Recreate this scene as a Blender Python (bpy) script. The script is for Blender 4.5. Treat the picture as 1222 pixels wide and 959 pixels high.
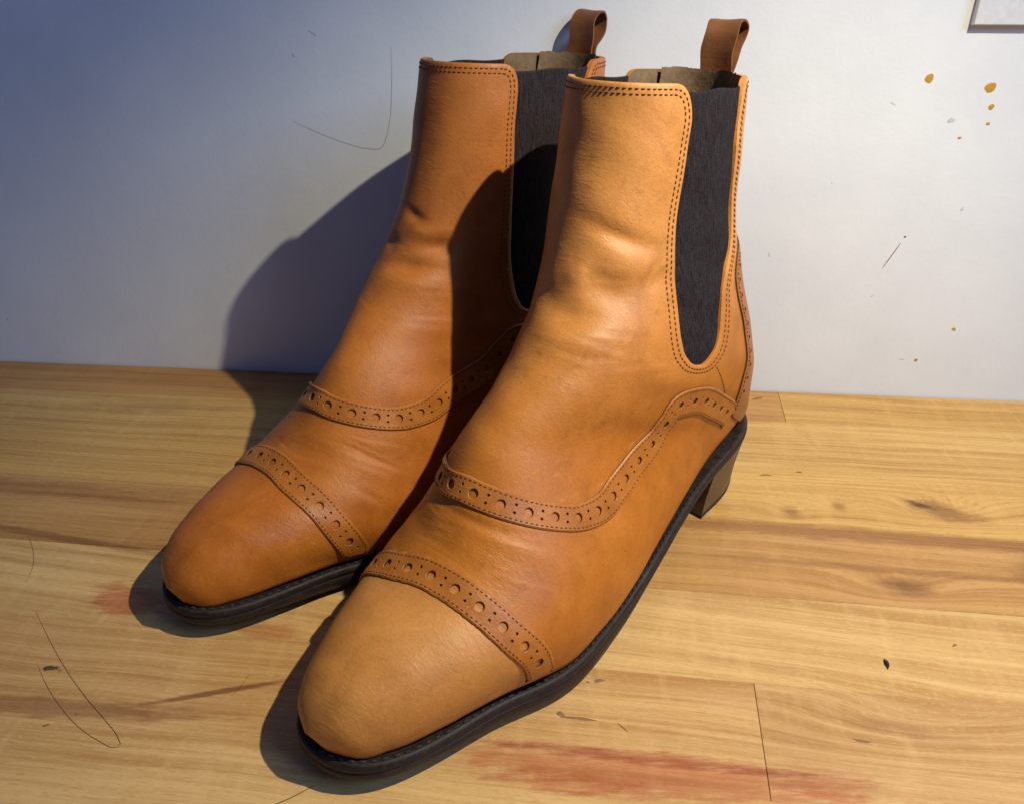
import bpy, bmesh, math, random
import numpy as np
from mathutils import Vector, Matrix
from mathutils.geometry import delaunay_2d_cdt

for o in list(bpy.data.objects):
    bpy.data.objects.remove(o)
scene = bpy.context.scene
COL = scene.collection
PI = math.pi

# ------------------------------------------------------------------ camera
CAM_H, PITCH = 0.2569, 28.977
cd = bpy.data.cameras.new("camera")
cam = bpy.data.objects.new("camera", cd)
COL.objects.link(cam)
cam.location = (0, 0, CAM_H)
cam.rotation_euler = (PI / 2 - math.radians(PITCH), 0, 0)
cd.sensor_width = 36
cd.lens = 36 * 950 / 1222
cd.clip_start = 0.01
cd.clip_end = 50
scene.camera = cam

# ------------------------------------------------------------------ light
world = bpy.data.worlds.new("World")
scene.world = world
world.use_nodes = True
bg = world.node_tree.nodes["Background"]
bg.inputs[0].default_value = (0.24, 0.39, 1.0, 1)
bg.inputs[1].default_value = 0.15

ld = bpy.data.lights.new("lamp", 'SPOT')
lamp = bpy.data.objects.new("lamp", ld)
COL.objects.link(lamp)
LAMP_POS = Vector((0.273, 0.151, 0.562))
LAMP_AIM = Vector((0.12, 0.30, 0.0))
lamp.location = LAMP_POS
lamp.rotation_euler = (LAMP_AIM - LAMP_POS).to_track_quat('-Z', 'Y').to_euler()
ld.energy = 16.5
ld.color = (1.0, 0.945, 0.74)
ld.shadow_soft_size = 0.005
ld.spot_size = math.radians(86)
ld.spot_blend = 0.80

fd = bpy.data.lights.new("cool_fill", 'AREA')     # added cool fill at the right to brighten wall and boots
fill = bpy.data.objects.new("cool_fill", fd)
COL.objects.link(fill)
fill.location = (0.86, -0.30, 0.80)
fill.rotation_euler = (Vector((-0.25, 0.50, 0.20)) - fill.location).to_track_quat('-Z', 'Y').to_euler()
fd.shape = 'SQUARE'
fd.size = 0.5
fd.energy = 7.5
fd.color = (0.34, 0.54, 1.0)

scene.view_settings.view_transform = 'Standard'
scene.view_settings.look = 'None'
scene.view_settings.exposure = 0.0
scene.view_settings.gamma = 1.0
scene.cycles.use_denoising = True
scene.cycles.adaptive_threshold = 0.02
scene.cycles.max_bounces = 5
scene.cycles.diffuse_bounces = 2

# ------------------------------------------------------------------ helpers
def link(o, parent=None):
    COL.objects.link(o)
    if parent is not None:
        o.parent = parent
    return o

def mesh_obj(name, verts, faces, mat, parent=None, smooth=True, sharp=None, weld=None):
    me = bpy.data.meshes.new(name)
    me.from_pydata([tuple(map(float, v)) for v in verts], [], [tuple(int(i) for i in f) for f in faces])
    if weld:
        bm = bmesh.new(); bm.from_mesh(me)
        bmesh.ops.remove_doubles(bm, verts=bm.verts, dist=weld)
        bm.to_mesh(me); bm.free()
    me.validate()
    if smooth:
        me.polygons.foreach_set("use_smooth", [True] * len(me.polygons))
        if sharp:
            me.set_sharp_from_angle(angle=math.radians(sharp))
    me.materials.append(mat)
    return link(bpy.data.objects.new(name, me), parent)

def tag(o, label=None, cat=None, group=None, kind=None):
    if label: o["label"] = label
    if cat: o["category"] = cat
    if group: o["group"] = group
    if kind: o["kind"] = kind
    return o

def empty(name, loc=(0, 0, 0), rz=0.0, parent=None):
    o = bpy.data.objects.new(name, None)
    o.empty_display_size = 0.03
    o.location = loc
    o.rotation_euler = (0, 0, rz)
    return link(o, parent)

# ---- node helpers
class NT:
    def __init__(self, name):
        self.m = bpy.data.materials.new(name)
        self.m.use_nodes = True
        self.t = self.m.node_tree
        self.b = self.t.nodes["Principled BSDF"]
        self.out = self.t.nodes["Material Output"]
    def n(self, typ, **kw):
        nd = self.t.nodes.new(typ)
        for k, v in kw.items():
            if k.startswith('i_'):
                nd.inputs[k[2:].replace('_', ' ')].default_value = v
            else:
                setattr(nd, k, v)
        return nd
    def l(self, a, b):
        self.t.links.new(a, b)
    def val(self, sock, v):
        if isinstance(v, (int, float)): sock.default_value = v
        elif isinstance(v, (tuple, list)): sock.default_value = v if len(sock.default_value) == len(v) else tuple(v) + (1,)
        else: self.l(v, sock)
    def math(self, op, a, b=None, clamp=False):
        nd = self.n('ShaderNodeMath', operation=op, use_clamp=clamp)
        self.val(nd.inputs[0], a)
        if b is not None: self.val(nd.inputs[1], b)
        return nd.outputs[0]
    def vmath(self, op, a, b=None):
        nd = self.n('ShaderNodeVectorMath', operation=op)
        self.val(nd.inputs[0], a)
        if b is not None: self.val(nd.inputs[1], b)
        return nd.outputs['Value'] if op in ('LENGTH', 'DOT_PRODUCT') else nd.outputs[0]
    def mix(self, fac, a, b, typ='MIX'):
        nd = self.n('ShaderNodeMix', data_type='RGBA', blend_type=typ)
        self.val(nd.inputs[0], fac); self.val(nd.inputs[6], a); self.val(nd.inputs[7], b)
        return nd.outputs[2]
    def obj(self):
        if not hasattr(self, '_o'): self._o = self.n('ShaderNodeTexCoord').outputs['Object']
        return self._o
    def mapping(self, vec, loc=(0, 0, 0), rot=(0, 0, 0), scale=(1, 1, 1), typ='POINT'):
        nd = self.n('ShaderNodeMapping', vector_type=typ)
        nd.inputs['Location'].default_value = loc
        nd.inputs['Rotation'].default_value = rot
        nd.inputs['Scale'].default_value = scale
        self.l(vec, nd.inputs['Vector'])
        return nd.outputs[0]
    def noise(self, vec, scale, detail=3, rough=.55, dist=0.0):
        nd = self.n('ShaderNodeTexNoise')
        self.l(vec, nd.inputs['Vector'])
        nd.inputs['Scale'].default_value = scale
        nd.inputs['Detail'].default_value = detail
        nd.inputs['Roughness'].default_value = rough
        nd.inputs['Distortion'].default_value = dist
        return nd.outputs['Fac']
    def voronoi(self, vec, scale, feature='F1', out='Distance'):
        nd = self.n('ShaderNodeTexVoronoi', feature=feature)
        self.l(vec, nd.inputs['Vector']); nd.inputs['Scale'].default_value = scale
        return nd.outputs[out]
    def ramp(self, fac, lo, hi, a=0.0, b=1.0, smooth=False):
        nd = self.n('ShaderNodeMapRange', interpolation_type='SMOOTHSTEP' if smooth else 'LINEAR')
        nd.clamp = True
        self.val(nd.inputs[0], fac)
        nd.inputs[1].default_value = lo; nd.inputs[2].default_value = hi
        nd.inputs[3].default_value = a; nd.inputs[4].default_value = b
        return nd.outputs[0]
    def bump(self, h, dist, strength=1.0, prev=None):
        nd = self.n('ShaderNodeBump')
        nd.inputs['Strength'].default_value = strength
        nd.inputs['Distance'].default_value = dist
        self.l(h, nd.inputs['Height'])
        if prev is not None: self.l(prev, nd.inputs['Normal'])
        return nd.outputs[0]
    def base(self, c): self.val(self.b.inputs['Base Color'], c)
    def rough(self, v): self.val(self.b.inputs['Roughness'], v)
    def spec(self, v): self.b.inputs['Specular IOR Level'].default_value = v
    def normal(self, n): self.l(n, self.b.inputs['Normal'])

# ------------------------------------------------------------------ materials
def leather(name, light, dark, rough=.42, spec=.45, off=(0, 0, 0), shaft=None):
    k = NT(name)
    o = k.mapping(k.obj(), loc=off)
    n1 = k.noise(o, 22, 4, .6)
    n2 = k.noise(o, 75, 5, .65, .4)
    f = k.math('ADD', k.math('MULTIPLY', n1, .6), k.math('MULTIPLY', n2, .4))
    f = k.ramp(f, .34, .66, 0, 1, True)
    c = k.mix(f, dark, light)
    if shaft:                                    # shaft tone carries painted-in light, blended by height
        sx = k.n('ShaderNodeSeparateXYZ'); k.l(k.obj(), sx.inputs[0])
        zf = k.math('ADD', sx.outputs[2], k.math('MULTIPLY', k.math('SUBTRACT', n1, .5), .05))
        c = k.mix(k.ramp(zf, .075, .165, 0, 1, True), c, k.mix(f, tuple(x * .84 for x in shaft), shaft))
    # rubbed pale flecks and dark scuffs
    sc = k.noise(k.mapping(o, rot=(.3, .2, .5), scale=(60, 420, 420)), 1, 4, .6)
    c = k.mix(k.ramp(sc, .655, .76, 0, .5), c, tuple(min(1, x * 1.4 + .03) for x in light))
    sc2 = k.noise(k.mapping(o, loc=(3, 1, 2)), 130, 5, .7)
    c = k.mix(k.ramp(sc2, .58, .76, 0, .42), c, tuple(x * .5 for x in dark))
    sm = k.noise(k.mapping(o, loc=(1, 7, 3)), 38, 5, .7, .8)
    c = k.mix(k.ramp(sm, .50, .72, 0, .45), c, tuple(x * .62 for x in dark))
    c = k.mix(k.ramp(sm, .48, .30, 0, .30), c, tuple(min(1, x * 1.18 + .012) for x in light))
    grain = k.noise(o, 1150, 4, .68)
    c = k.mix(k.ramp(grain, .28, .60, .26, 0), c, tuple(x * .45 for x in dark))
    k.base(c)
    k.rough(k.ramp(k.math('ADD', k.math('MULTIPLY', n2, .6), k.math('MULTIPLY', grain, .4)), .3, .7, rough - .07, rough + .10))
    k.spec(spec)
    pores = k.voronoi(o, 1100)
    h = k.math('ADD', k.math('MULTIPLY', grain, .7), k.math('MULTIPLY', pores, .5))
    b = k.bump(h, .00014, .42)
    fine = k.noise(k.mapping(o, rot=(0, .25, 0), scale=(650, 90, 520)), 1, 4, .65, .8)
    b = k.bump(k.math('MULTIPLY', fine, k.ramp(n1, .40, .64, .35, 1.5)), .00045, .45, b)
    b = k.bump(k.noise(o, 120, 3, .5), .0006, .07, b)
    k.normal(b)
    return k.m

LIGHT = (.500, .158, .013); DARK = (.405, .117, .008)
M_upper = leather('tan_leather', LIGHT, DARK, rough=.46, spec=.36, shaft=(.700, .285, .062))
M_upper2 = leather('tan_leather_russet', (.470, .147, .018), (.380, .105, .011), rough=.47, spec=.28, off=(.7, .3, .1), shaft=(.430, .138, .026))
M_cap = leather('toe_cap_leather', (.545, .222, .046), (.465, .174, .029), rough=.45, spec=.38, off=(.2, .9, .4))
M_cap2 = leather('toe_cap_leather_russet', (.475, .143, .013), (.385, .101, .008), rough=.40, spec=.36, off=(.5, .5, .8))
M_band = leather('band_leather', (.465, .153, .018), (.370, .110, .010), rough=.43, spec=.40, off=(.15, .1, .6))
M_tab = leather('pull_tab_leather', (.205, .074, .023), (.150, .050, .015), rough=.5, spec=.3)
M_counter = leather('counter_leather', (.400, .145, .034), (.315, .102, .021), rough=.46, spec=.36)

def raw_edge():
    k = NT('raw_leather_edge')
    n = k.noise(k.obj(), 900, 4, .7)
    k.base(k.mix(k.ramp(n, .35, .7), (.045, .017, .006), (.17, .078, .03)))
    k.rough(.85); k.spec(.2)
    k.normal(k.bump(n, .0004, .6))
    return k.m
M_raw = raw_edge()

def lining_mat():
    k = NT('lining_suede')
    n = k.noise(k.obj(), 320, 5, .7)
    n2 = k.noise(k.obj(), 60, 3)
    c = k.mix(n, (.120, .072, .036), (.32, .205, .110))
    c = k.mix(k.ramp(n2, .45, .7, 0, .5), c, (.09, .055, .028))
    k.base(c); k.rough(.95); k.spec(.1)
    k.normal(k.bump(n, .0006, .8))
    return k.m
M_lining = lining_mat()

def gore_mat():
    k = NT('black_elastic')
    o = k.obj()
    rib = k.noise(k.mapping(o, scale=(1700, 700, 160)), 1, 2, .6)
    knit = k.noise(k.mapping(o, scale=(900, 900, 1900)), 1, 2, .6)
    big = k.noise(o, 45, 3)
    f = k.math('ADD', k.math('MULTIPLY', rib, .55), k.math('MULTIPLY', knit, .45))
    c = k.mix(k.ramp(f, .36, .62), (.0048, .0034, .0036), (.034, .025, .026))
    c = k.mix(k.ramp(f, .61, .72, 0, .32), c, (.100, .082, .080))
    c = k.mix(k.ramp(big, .45, .75, 0, .2), c, (.030, .022, .022))
    k.base(c); k.rough(.9); k.spec(.12)
    k.normal(k.bump(f, .0005, .6))
    return k.m
M_gore = gore_mat()

def rubber(name, a, b, rough, scale=180):
    k = NT(name)
    n = k.noise(k.obj(), scale, 5, .65)
    n2 = k.noise(k.mapping(k.obj(), scale=(1, 1, 6)), 40, 4)
    c = k.mix(k.ramp(n, .35, .7), a, b)
    c = k.mix(k.ramp(n2, .58, .75, 0, .45), c, tuple(x * 1.9 + .006 for x in b))
    k.base(c); k.rough(k.ramp(n, .3, .7, rough - .08, rough + .1)); k.spec(.28)
    k.normal(k.bump(n, .0004, .45, k.bump(n2, .0005, .4)))
    return k.m
M_sole = rubber('outsole_rubber', (.014, .0085, .007), (.030, .018, .014), .52)
M_welt = rubber('welt_leather', (.011, .0065, .005), (.032, .019, .013), .58, 300)
M_thread = rubber('brown_thread', (.085, .030, .010), (.165, .064, .020), .8, 900)
M_wthread = rubber('welt_thread', (.012, .008, .006), (.040, .028, .021), .65, 600)
M_heelcap = rubber('heel_cap_rubber', (.010, .009, .009), (.022, .019, .017), .55)

def heel_mat():
    k = NT('stacked_heel')
    w = k.n('ShaderNodeTexWave', wave_type='BANDS', bands_direction='Z')
    k.l(k.obj(), w.inputs['Vector']); w.inputs['Scale'].default_value = 95
    w.inputs['Distortion'].default_value = .6
    n = k.noise(k.mapping(k.obj(), scale=(1, 1, 8)), 60, 5, .65)
    c = k.mix(n, (.075, .040, .017), (.185, .110, .050))
    c = k.mix(k.ramp(w.outputs['Fac'], .0, .18, .45, 0), c, (.025, .016, .010))
    k.base(c); k.rough(.5); k.spec(.35)
    k.normal(k.bump(n, .0005, .4))
    return k.m
M_heel = heel_mat()

# ------------------------------------------------------------------ the wall
WALL_Y0, WALL_K = 0.4948, -0.0852          # wall foot: y = WALL_Y0 + WALL_K * x
wall_ang = math.atan(WALL_K)

def wall_mat():
    k = NT('painted_wall')
    o = k.obj()
    n = k.noise(o, 16, 4)
    c = k.mix(k.ramp(n, .35, .65), (.70, .705, .70), (.75, .752, .742))
    spk = k.noise(k.mapping(o, loc=(4, 2, 0)), 70, 5, .6)
    c = k.mix(k.ramp(spk, .70, .80, 0, .35), c, (.55, .53, .50))
    # thin hairline crack low on the wall
    k.base(c); k.rough(.62); k.spec(.3)
    r = k.noise(o, 170, 3, .5)
    r2 = k.noise(o, 420, 2, .5)
    k.normal(k.bump(r, .0006, .19, k.bump(r2, .0004, .16)))
    return k.m
M_wall = wall_mat()
# local frame of the wall: X along it, Y into it, Z up
wall = empty_w = None
vs = [(-1.3, 0, -.05), (1.3, 0, -.05), (1.3, 0, 1.0), (-1.3, 0, 1.0), (-1.3, .08, -.05), (1.3, .08, -.05), (1.3, .08, 1.0), (-1.3, .08, 1.0)]
fs = [(0, 1, 2, 3), (1, 5, 6, 2), (5, 4, 7, 6), (4, 0, 3, 7), (3, 2, 6, 7), (4, 5, 1, 0)]
wall = mesh_obj('wall', vs, fs, M_wall, smooth=False)
wall.location = (0, WALL_Y0, 0)
wall.rotation_euler = (0, 0, wall_ang)
tag(wall, kind='structure')

def wl(x, z, d=0.0):
    """wall-local point from world x on the wall face, height z, d out of the wall"""
    return Vector((x / math.cos(wall_ang), -d, z))

# ------------------------------------------------------------------ the table of glued staves
def wood_mat():
    k = NT('butcher_block')
    o = k.obj()
    at = k.n('ShaderNodeAttribute', attribute_type='OBJECT', attribute_name='tone')
    sd = k.n('ShaderNodeAttribute', attribute_type='OBJECT', attribute_name='seed')
    tilt = k.n('ShaderNodeAttribute', attribute_type='OBJECT', attribute_name='tilt')
    rot = k.n('ShaderNodeVectorRotate', rotation_type='Z_AXIS')
    k.l(o, rot.inputs['Vector']); k.l(tilt.outputs['Fac'], rot.inputs['Angle'])
    p = k.vmath('ADD', rot.outputs[0], k.vmath('MULTIPLY', sd.outputs['Vector'], (1, 1, 1)))
    # slow wander of the grain
    wob = k.noise(p, 7, 2)
    wv = k.n('ShaderNodeCombineXYZ'); k.l(k.math('MULTIPLY', k.math('SUBTRACT', wob, .5), .010), wv.inputs[1])
    p = k.vmath('ADD', p, wv.outputs[0])
    for kx, ky, rx, ry, amp in ((.2310, .3435, .034, .013, .016), (.1845, .2855, .028, .012, .013), (.1494, .3434, .014, .008, .008), (.1760, .3480, .013, .007, .007), (.150, .205, .05, .016, .012)):
        m = k.vmath('MULTIPLY', k.mapping(o, loc=(kx, ky, 0), scale=(rx, ry, 1), typ='TEXTURE'), (1, 1, 0))
        fall = k.math('POWER', 2.718, k.math('MULTIPLY', k.vmath('DOT_PRODUCT', m, m), -1.0))
        cv = k.n('ShaderNodeCombineXYZ'); k.l(k.math('MULTIPLY', fall, amp), cv.inputs[1])
        p = k.vmath('ADD', p, cv.outputs[0])
    fine = k.noise(k.mapping(p, scale=(12, 620, 20)), 1, 5, .7)
    mid = k.noise(k.mapping(p, scale=(5, 190, 8)), 1, 5, .68)
    broad = k.noise(k.mapping(p, scale=(2.6, 36, 5)), 1, 3, .5, .15)
    dark = k.mix(1.0, at.outputs['Color'], (.74, .63, .48), 'MULTIPLY')
    lite = k.mix(1.0, at.outputs['Color'], (1.10, 1.12, 1.08), 'MULTIPLY')
    f = k.math('ADD', k.math('ADD', k.math('MULTIPLY', mid, .46), k.math('MULTIPLY', broad, .28)), k.math('MULTIPLY', fine, .26))
    c = k.mix(k.ramp(f, .41, .57), dark, lite)
    line = k.noise(k.mapping(p, scale=(3.5, 210, 6), loc=(7, 3, 1)), 1, 2, .5, .5)
    c = k.mix(k.ramp(line, .66, .78, 0, .34), c, k.mix(1.0, at.outputs['Color'], (.60, .44, .28), 'MULTIPLY'))
    # cross figure (chatoyance)
    fig = k.noise(k.mapping(p, scale=(70, 14, 10), rot=(0, 0, .5)), 1, 3, .5, 1.2)
    c = k.mix(k.ramp(fig, .52, .72, 0, .30), c, k.mix(1.0, at.outputs['Color'], (1.22, 1.24, 1.3), 'MULTIPLY'))
    pores = k.noise(k.mapping(p, scale=(210, 1500, 100)), 1, 3, .7)
    c = k.mix(k.ramp(pores, .53, .68, 0, .62), c, dark)
    hair = k.noise(k.mapping(p, scale=(11, 900, 20), loc=(2, 9, 4)), 1, 4, .7)
    c = k.mix(k.ramp(hair, .58, .68, 0, .42), c, k.mix(1.0, at.outputs['Color'], (.62, .48, .32), 'MULTIPLY'))
    flk = k.noise(k.mapping(p, scale=(300, 1100, 100), loc=(5, 1, 8)), 1, 2, .6)
    c = k.mix(k.ramp(flk, .56, .70, 0, .40), c, k.mix(1.0, at.outputs['Color'], (1.25, 1.28, 1.20), 'MULTIPLY'))
    edge = k.noise(o, 60, 4, .65)
    edgef = k.noise(k.mapping(o, scale=(60, 420, 60)), 1, 4, .65)
    def blob(c, cx, cy, rx, ry, ang, col, amt, soft=.45, nz=.5, fib=.6):
        m = k.mapping(o, loc=(cx, cy, 0), rot=(0, 0, ang), scale=(rx, ry, 1), typ='TEXTURE')
        m = k.vmath('MULTIPLY', m, (1, 1, 0))
        d = k.vmath('LENGTH', m)
        d = k.math('ADD', d, k.math('MULTIPLY', k.math('SUBTRACT', edge, .5), nz * 2))
        d = k.math('ADD', d, k.math('MULTIPLY', k.math('SUBTRACT', edgef, .5), fib * 2))
        tint = tuple(min(1.25, a_ / b_) for a_, b_ in zip(col, (.50, .315, .135)))      # stain soaks in: the grain stays visible
        return k.mix(k.ramp(d, 1 - soft, 1 + soft * .4, min(1, amt * 1.2), 0, True), c, k.mix(1.0, c, tint, 'MULTIPLY'))
    for b in STAINS:
        c = blob(c, *b)
    k.base(c)
    sm = k.noise(o, 25, 4, .6)
    k.rough(k.math('ADD', k.ramp(sm, .35, .65, .36, .50), k.math('MULTIPLY', fine, .08)))
    k.spec(.35)
    h = k.math('ADD', k.math('MULTIPLY', fine, .5), k.math('MULTIPLY', mid, .5))
    k.normal(k.bump(h, .00035, .35, k.bump(k.noise(o, 300, 3), .0003, .2)))
    return k.m

RED = (.360, .120, .046); BRN = (.230, .105, .040); KNOT = (.200, .090, .035); GREY = (.30, .20, .12)
STAINS = [
    # cx, cy, rx, ry, angle, colour, amount, soft, noise, fibre
    (-.176, .277, .021, .0105, -.2, RED, .72, .6, .8, 1.0),
    (-.108, .258, .020, .006, -.2, RED, .42, .6, .8, .8),
    (.052, .1855, .080, .0095, -.135, (.400, .155, .062), .72, .6, .5, 1.0),
    (.045, .1935, .075, .0030, -.125, (.300, .105, .046), .62, .7, .35, .8),
    (.020, .1830, .030, .0050, -.13, (.40, .15, .06), .5, .7, .6, 1.0),
    (.112, .183, .020, .008, -.13, (.40, .14, .06), .35, .6, .5, .6),
    (-.190, .2165, .075, .0052, -.075, BRN, .62, .5, .35, .6),
    (-.118, .2235, .032, .0016, .22, (.17, .075, .03), .7, .6, .3, .4),
    (-.125, .2150, .030, .006, .02, (.36, .19, .08), .30, .6, .5, .6),
    (-.235, .3230, .080, .0030, -.23, BRN, .55, .5, .35, .5),
    (-.270, .366, .12, .007, -.12, (.27, .135, .05), .45, .6, .5, .9),
    (.200, .3215, .26, .0065, -.118, (.25, .115, .042), .55, .6, .4, .6),
    (.190, .2960, .20, .0030, -.125, (.27, .135, .055), .45, .6, .4, .6),
    (.1494, .3434, .0055, .0060, 0, KNOT, .55, .8, .4, .3),
    (.1760, .3480, .0045, .0050, .3, KNOT, .5, .8, .4, .3),
    (.2310, .3435, .021, .0085, -.45, (.17, .078, .034), .62, .8, .8, .5),
    (.2200, .3500, .009, .0030, -.6, (.11, .05, .025), .7, .7, .5, .3),
    (.1845, .2855, .015, .0070, -.15, (.17, .075, .03), .62, .8, .6, .5),
    (.2650, .3010, .030, .0120, .3, (.22, .11, .05), .5, .8, .6, .5),
    (.145, .2060, .030, .0035, -.25, (.33, .18, .09), .35, .7, .6, .6),
    (.1220, .2090, .0020, .0160, .2, (.58, .38, .20), .35, .8, .6, .2),
    (.1480, .1990, .0025, .0130, .25, (.60, .40, .22), .35, .8, .6, .2),
    (-.238, .4580, .055, .0090, -.05, (.31, .17, .075), .45, .8, .6, .6),
    (-.150, .4700, .016, .0100, .5, (.58, .40, .25), .35, .6, .7, .3),
]
M_wood = wood_mat()
table = empty('tabletop')
tag(table, kind='structure')
SEAMS = [(.4938, -.0852), (.4531, -.0863), (.4000, -.1012), (.3471, -.1146), (.2919, -.1137), (.2396, -.1181), (.1877, -.1250),
         (.1371, -.1250), (.0855, -.1250), (.0340, -.1250), (-.0180, -.1250)]
XL, XR = -.95, .95
rng = random.Random(4)
# per row: list of (x0, x1, joint slope) and tone
ROWS = [
    [(XL, .178, (0.476, 0.244, 0.078)), (.178, XR, (0.541, 0.309, 0.092))],
    [(XL, XR, (0.563, 0.335, 0.111))],
    [(XL, XR, (0.551, 0.314, 0.097))],
    [(XL, XR, (0.465, 0.244, 0.082))],
    [(XL, XR, (0.584, 0.355, 0.139))],
    [(XL, .0945, (0.546, 0.314, 0.122)), (.0945, XR, (0.530, 0.309, 0.126))],
    [(XL, XR, (0.563, 0.335, 0.131))],
    [(XL, XR, (0.541, 0.309, 0.113))],
    [(XL, XR, (0.563, 0.330, 0.122))],
    [(XL, XR, (0.551, 0.309, 0.113))],
]
TILT = [.10, .10, .11, .13, .175, .12, .12, .12, .12, .12]
for i, row in enumerate(ROWS):
    (a0, k0), (a1, k1) = SEAMS[i], SEAMS[i + 1]
    for j, (x0, x1, tone) in enumerate(row):
        g = .00011
        dz = rng.uniform(-.00012, .00012)
        bv = .00018
        sl = -.16 if i == 0 else -.15           # butt joints run square to the staves
        yc = .5 * (a0 + a1)
        def corner(x, a, kk, sgn, inn):
            y = a + kk * x
            xx = x + (sl * (y - (yc + kk * x)) * -1 if abs(x) < .5 else 0)
            return xx, y + sgn * (g + inn)
        rings = []
        for inn, z in ((0, -.035), (0, -bv), (bv, 0)):
            r = []
            for (x, a, kk, sgn, sx) in ((x0, a0, k0, -1, 1), (x1, a0, k0, -1, -1), (x1, a1, k1, 1, -1), (x0, a1, k1, 1, 1)):
                xx, y = corner(x, a, kk, sgn, inn)
                r.append((xx + sx * (g + inn), y, z + dz))
            rings.append(r)
        v = rings[0] + rings[1] + rings[2]
        f = [(8, 11, 10, 9)]
        for q in range(2):
            for e in range(4):
                f.append((q * 4 + e, q * 4 + (e + 1) % 4, q * 4 + 4 + (e + 1) % 4, q * 4 + 4 + e))
        f.append((0, 1, 2, 3))
        st = mesh_obj('stave', v, f, M_wood, table, smooth=False)
        bm = bmesh.new(); bm.from_mesh(st.data); bmesh.ops.recalc_face_normals(bm, faces=bm.faces); bm.to_mesh(st.data); bm.free()
        st["tone"] = tone
        st["seed"] = (i * 1.37 + j * 2.1, i * .731 + j * .4, i * 3.1 + j)
        st["tilt"] = TILT[i]

# ------------------------------------------------------------------ boot surface
# side profile stations: front point (x,z), back or bottom point (x,z), half widths outer/inner,
# height of widest point, lower and upper roundness, sideways shift.  x runs heel to toe, +y is the outer side
ST = np.array([
 [0.1127,0.2193,0.0109,0.2132,0.0305,0.0308,0.5000,2.3000,2.3000,-0.0021],
 [0.1185,0.1920,0.0115,0.1854,0.0324,0.0328,0.5000,2.2000,2.2000,-0.0013],
 [0.1248,0.1698,0.0122,0.1556,0.0342,0.0349,0.4800,2.1000,2.1000,-0.0008],
 [0.1328,0.1490,0.0094,0.1248,0.0371,0.0371,0.4400,2.1000,2.1000,0.0011],
 [0.1440,0.1310,0.0021,0.0957,0.0410,0.0402,0.4000,2.2000,2.1000,0.0030],
 [0.1579,0.1170,-0.0028,0.0697,0.0437,0.0428,0.3600,2.4000,2.1000,0.0031],
 [0.1705,0.1074,-0.0016,0.0483,0.0432,0.0430,0.3200,2.7000,2.0000,0.0013],
 [0.1802,0.1006,0.0101,0.0384,0.0417,0.0416,0.3000,3.2000,1.9500,-0.0011],
 [0.1892,0.0923,0.0404,0.0338,0.0420,0.0408,0.2800,4.0000,1.9500,-0.0025],
 [0.1967,0.0834,0.0752,0.0285,0.0454,0.0412,0.2800,4.5000,1.9500,-0.0020],
 [0.2048,0.0728,0.1145,0.0212,0.0498,0.0430,0.2800,4.5000,2.0000,-0.0003],
 [0.2158,0.0626,0.1538,0.0128,0.0517,0.0447,0.2800,4.5000,2.1000,0.0008],
 [0.2298,0.0555,0.1884,0.0078,0.0486,0.0415,0.3000,4.5000,2.3000,0.0009],
 [0.2460,0.0508,0.2215,0.0147,0.0392,0.0331,0.3000,4.5000,2.4000,0.0007],
 [0.2617,0.0464,0.2466,0.0173,0.0298,0.0253,0.3200,4.0000,2.5000,0.0003],
 [0.2741,0.0402,0.2653,0.0187,0.0213,0.0174,0.3600,3.5000,2.5000,-0.0000],
 [0.2808,0.0335,0.2761,0.0197,0.0115,0.0088,0.4200,2.5000,2.3000,0.0000],
 [0.2835,0.0275,0.2801,0.0213,0.0005,0.0005,0.5000,2.0000,2.0000,-0.0002],
])
def spl(T, Y, t):
    T = np.asarray(T, float); Y = np.asarray(Y, float)
    if Y.ndim == 1: Y = Y[:, None]
    m = np.zeros_like(Y); h = np.diff(T); d = np.diff(Y, axis=0) / h[:, None]
    if len(T) > 2:
        m[1:-1] = (d[:-1] * h[1:, None] + d[1:] * h[:-1, None]) / (h[1:] + h[:-1])[:, None]
        m[0] = 1.5 * d[0] - .5 * m[1]; m[-1] = 1.5 * d[-1] - .5 * m[-2]
    else:
        m[:] = d[0]
    t = np.asarray(t, float)
    i = np.clip(np.searchsorted(T, t, side='right') - 1, 0, len(T) - 2)
    u = ((t - T[i]) / h[i])[..., None]; hh = h[i][..., None]
    return ((1 + 2 * u) * (1 - u) ** 2) * Y[i] + u * (1 - u) ** 2 * hh * m[i] + u * u * (3 - 2 * u) * Y[i + 1] + u * u * (u - 1) * hh * m[i + 1]

_k = np.hypot(np.diff(ST[:, 0]), np.diff(ST[:, 1])) + np.hypot(np.diff(ST[:, 2]), np.diff(ST[:, 3]))
KN = np.r_[0, np.cumsum(_k)]; KN /= KN[-1]

ST[5, 2] = -.0032; ST[6, 2] = -.0038; ST[6, 7] = 3.0; ST[7, 2] = -.0015; ST[7, 3] = .0388; ST[7, 7] = 3.6; ST[8, 7] = 4.4
ST[14, 4:6] = (.0300, .0256); ST[15, 4:6] = (.0224, .0187); ST[16, 4:6] = (.0140, .0117); ST[17, 4:6] = (.0045, .0038)
ST[7:14, 4] = (.0440, .0446, .0462, .0480, .0490, .0460, .0374); ST[13:18, 3] = (.0143, .0160, .0171, .0180, .0195)
ST[12:16, 8] = 2.2; ST[13:16, 1] += .0014
ST[13:18, 6] = (.28, .27, .27, .28, .34); ST[13:18, 7] = (4.8, 5.0, 5.0, 4.4, 3.0)

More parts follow.
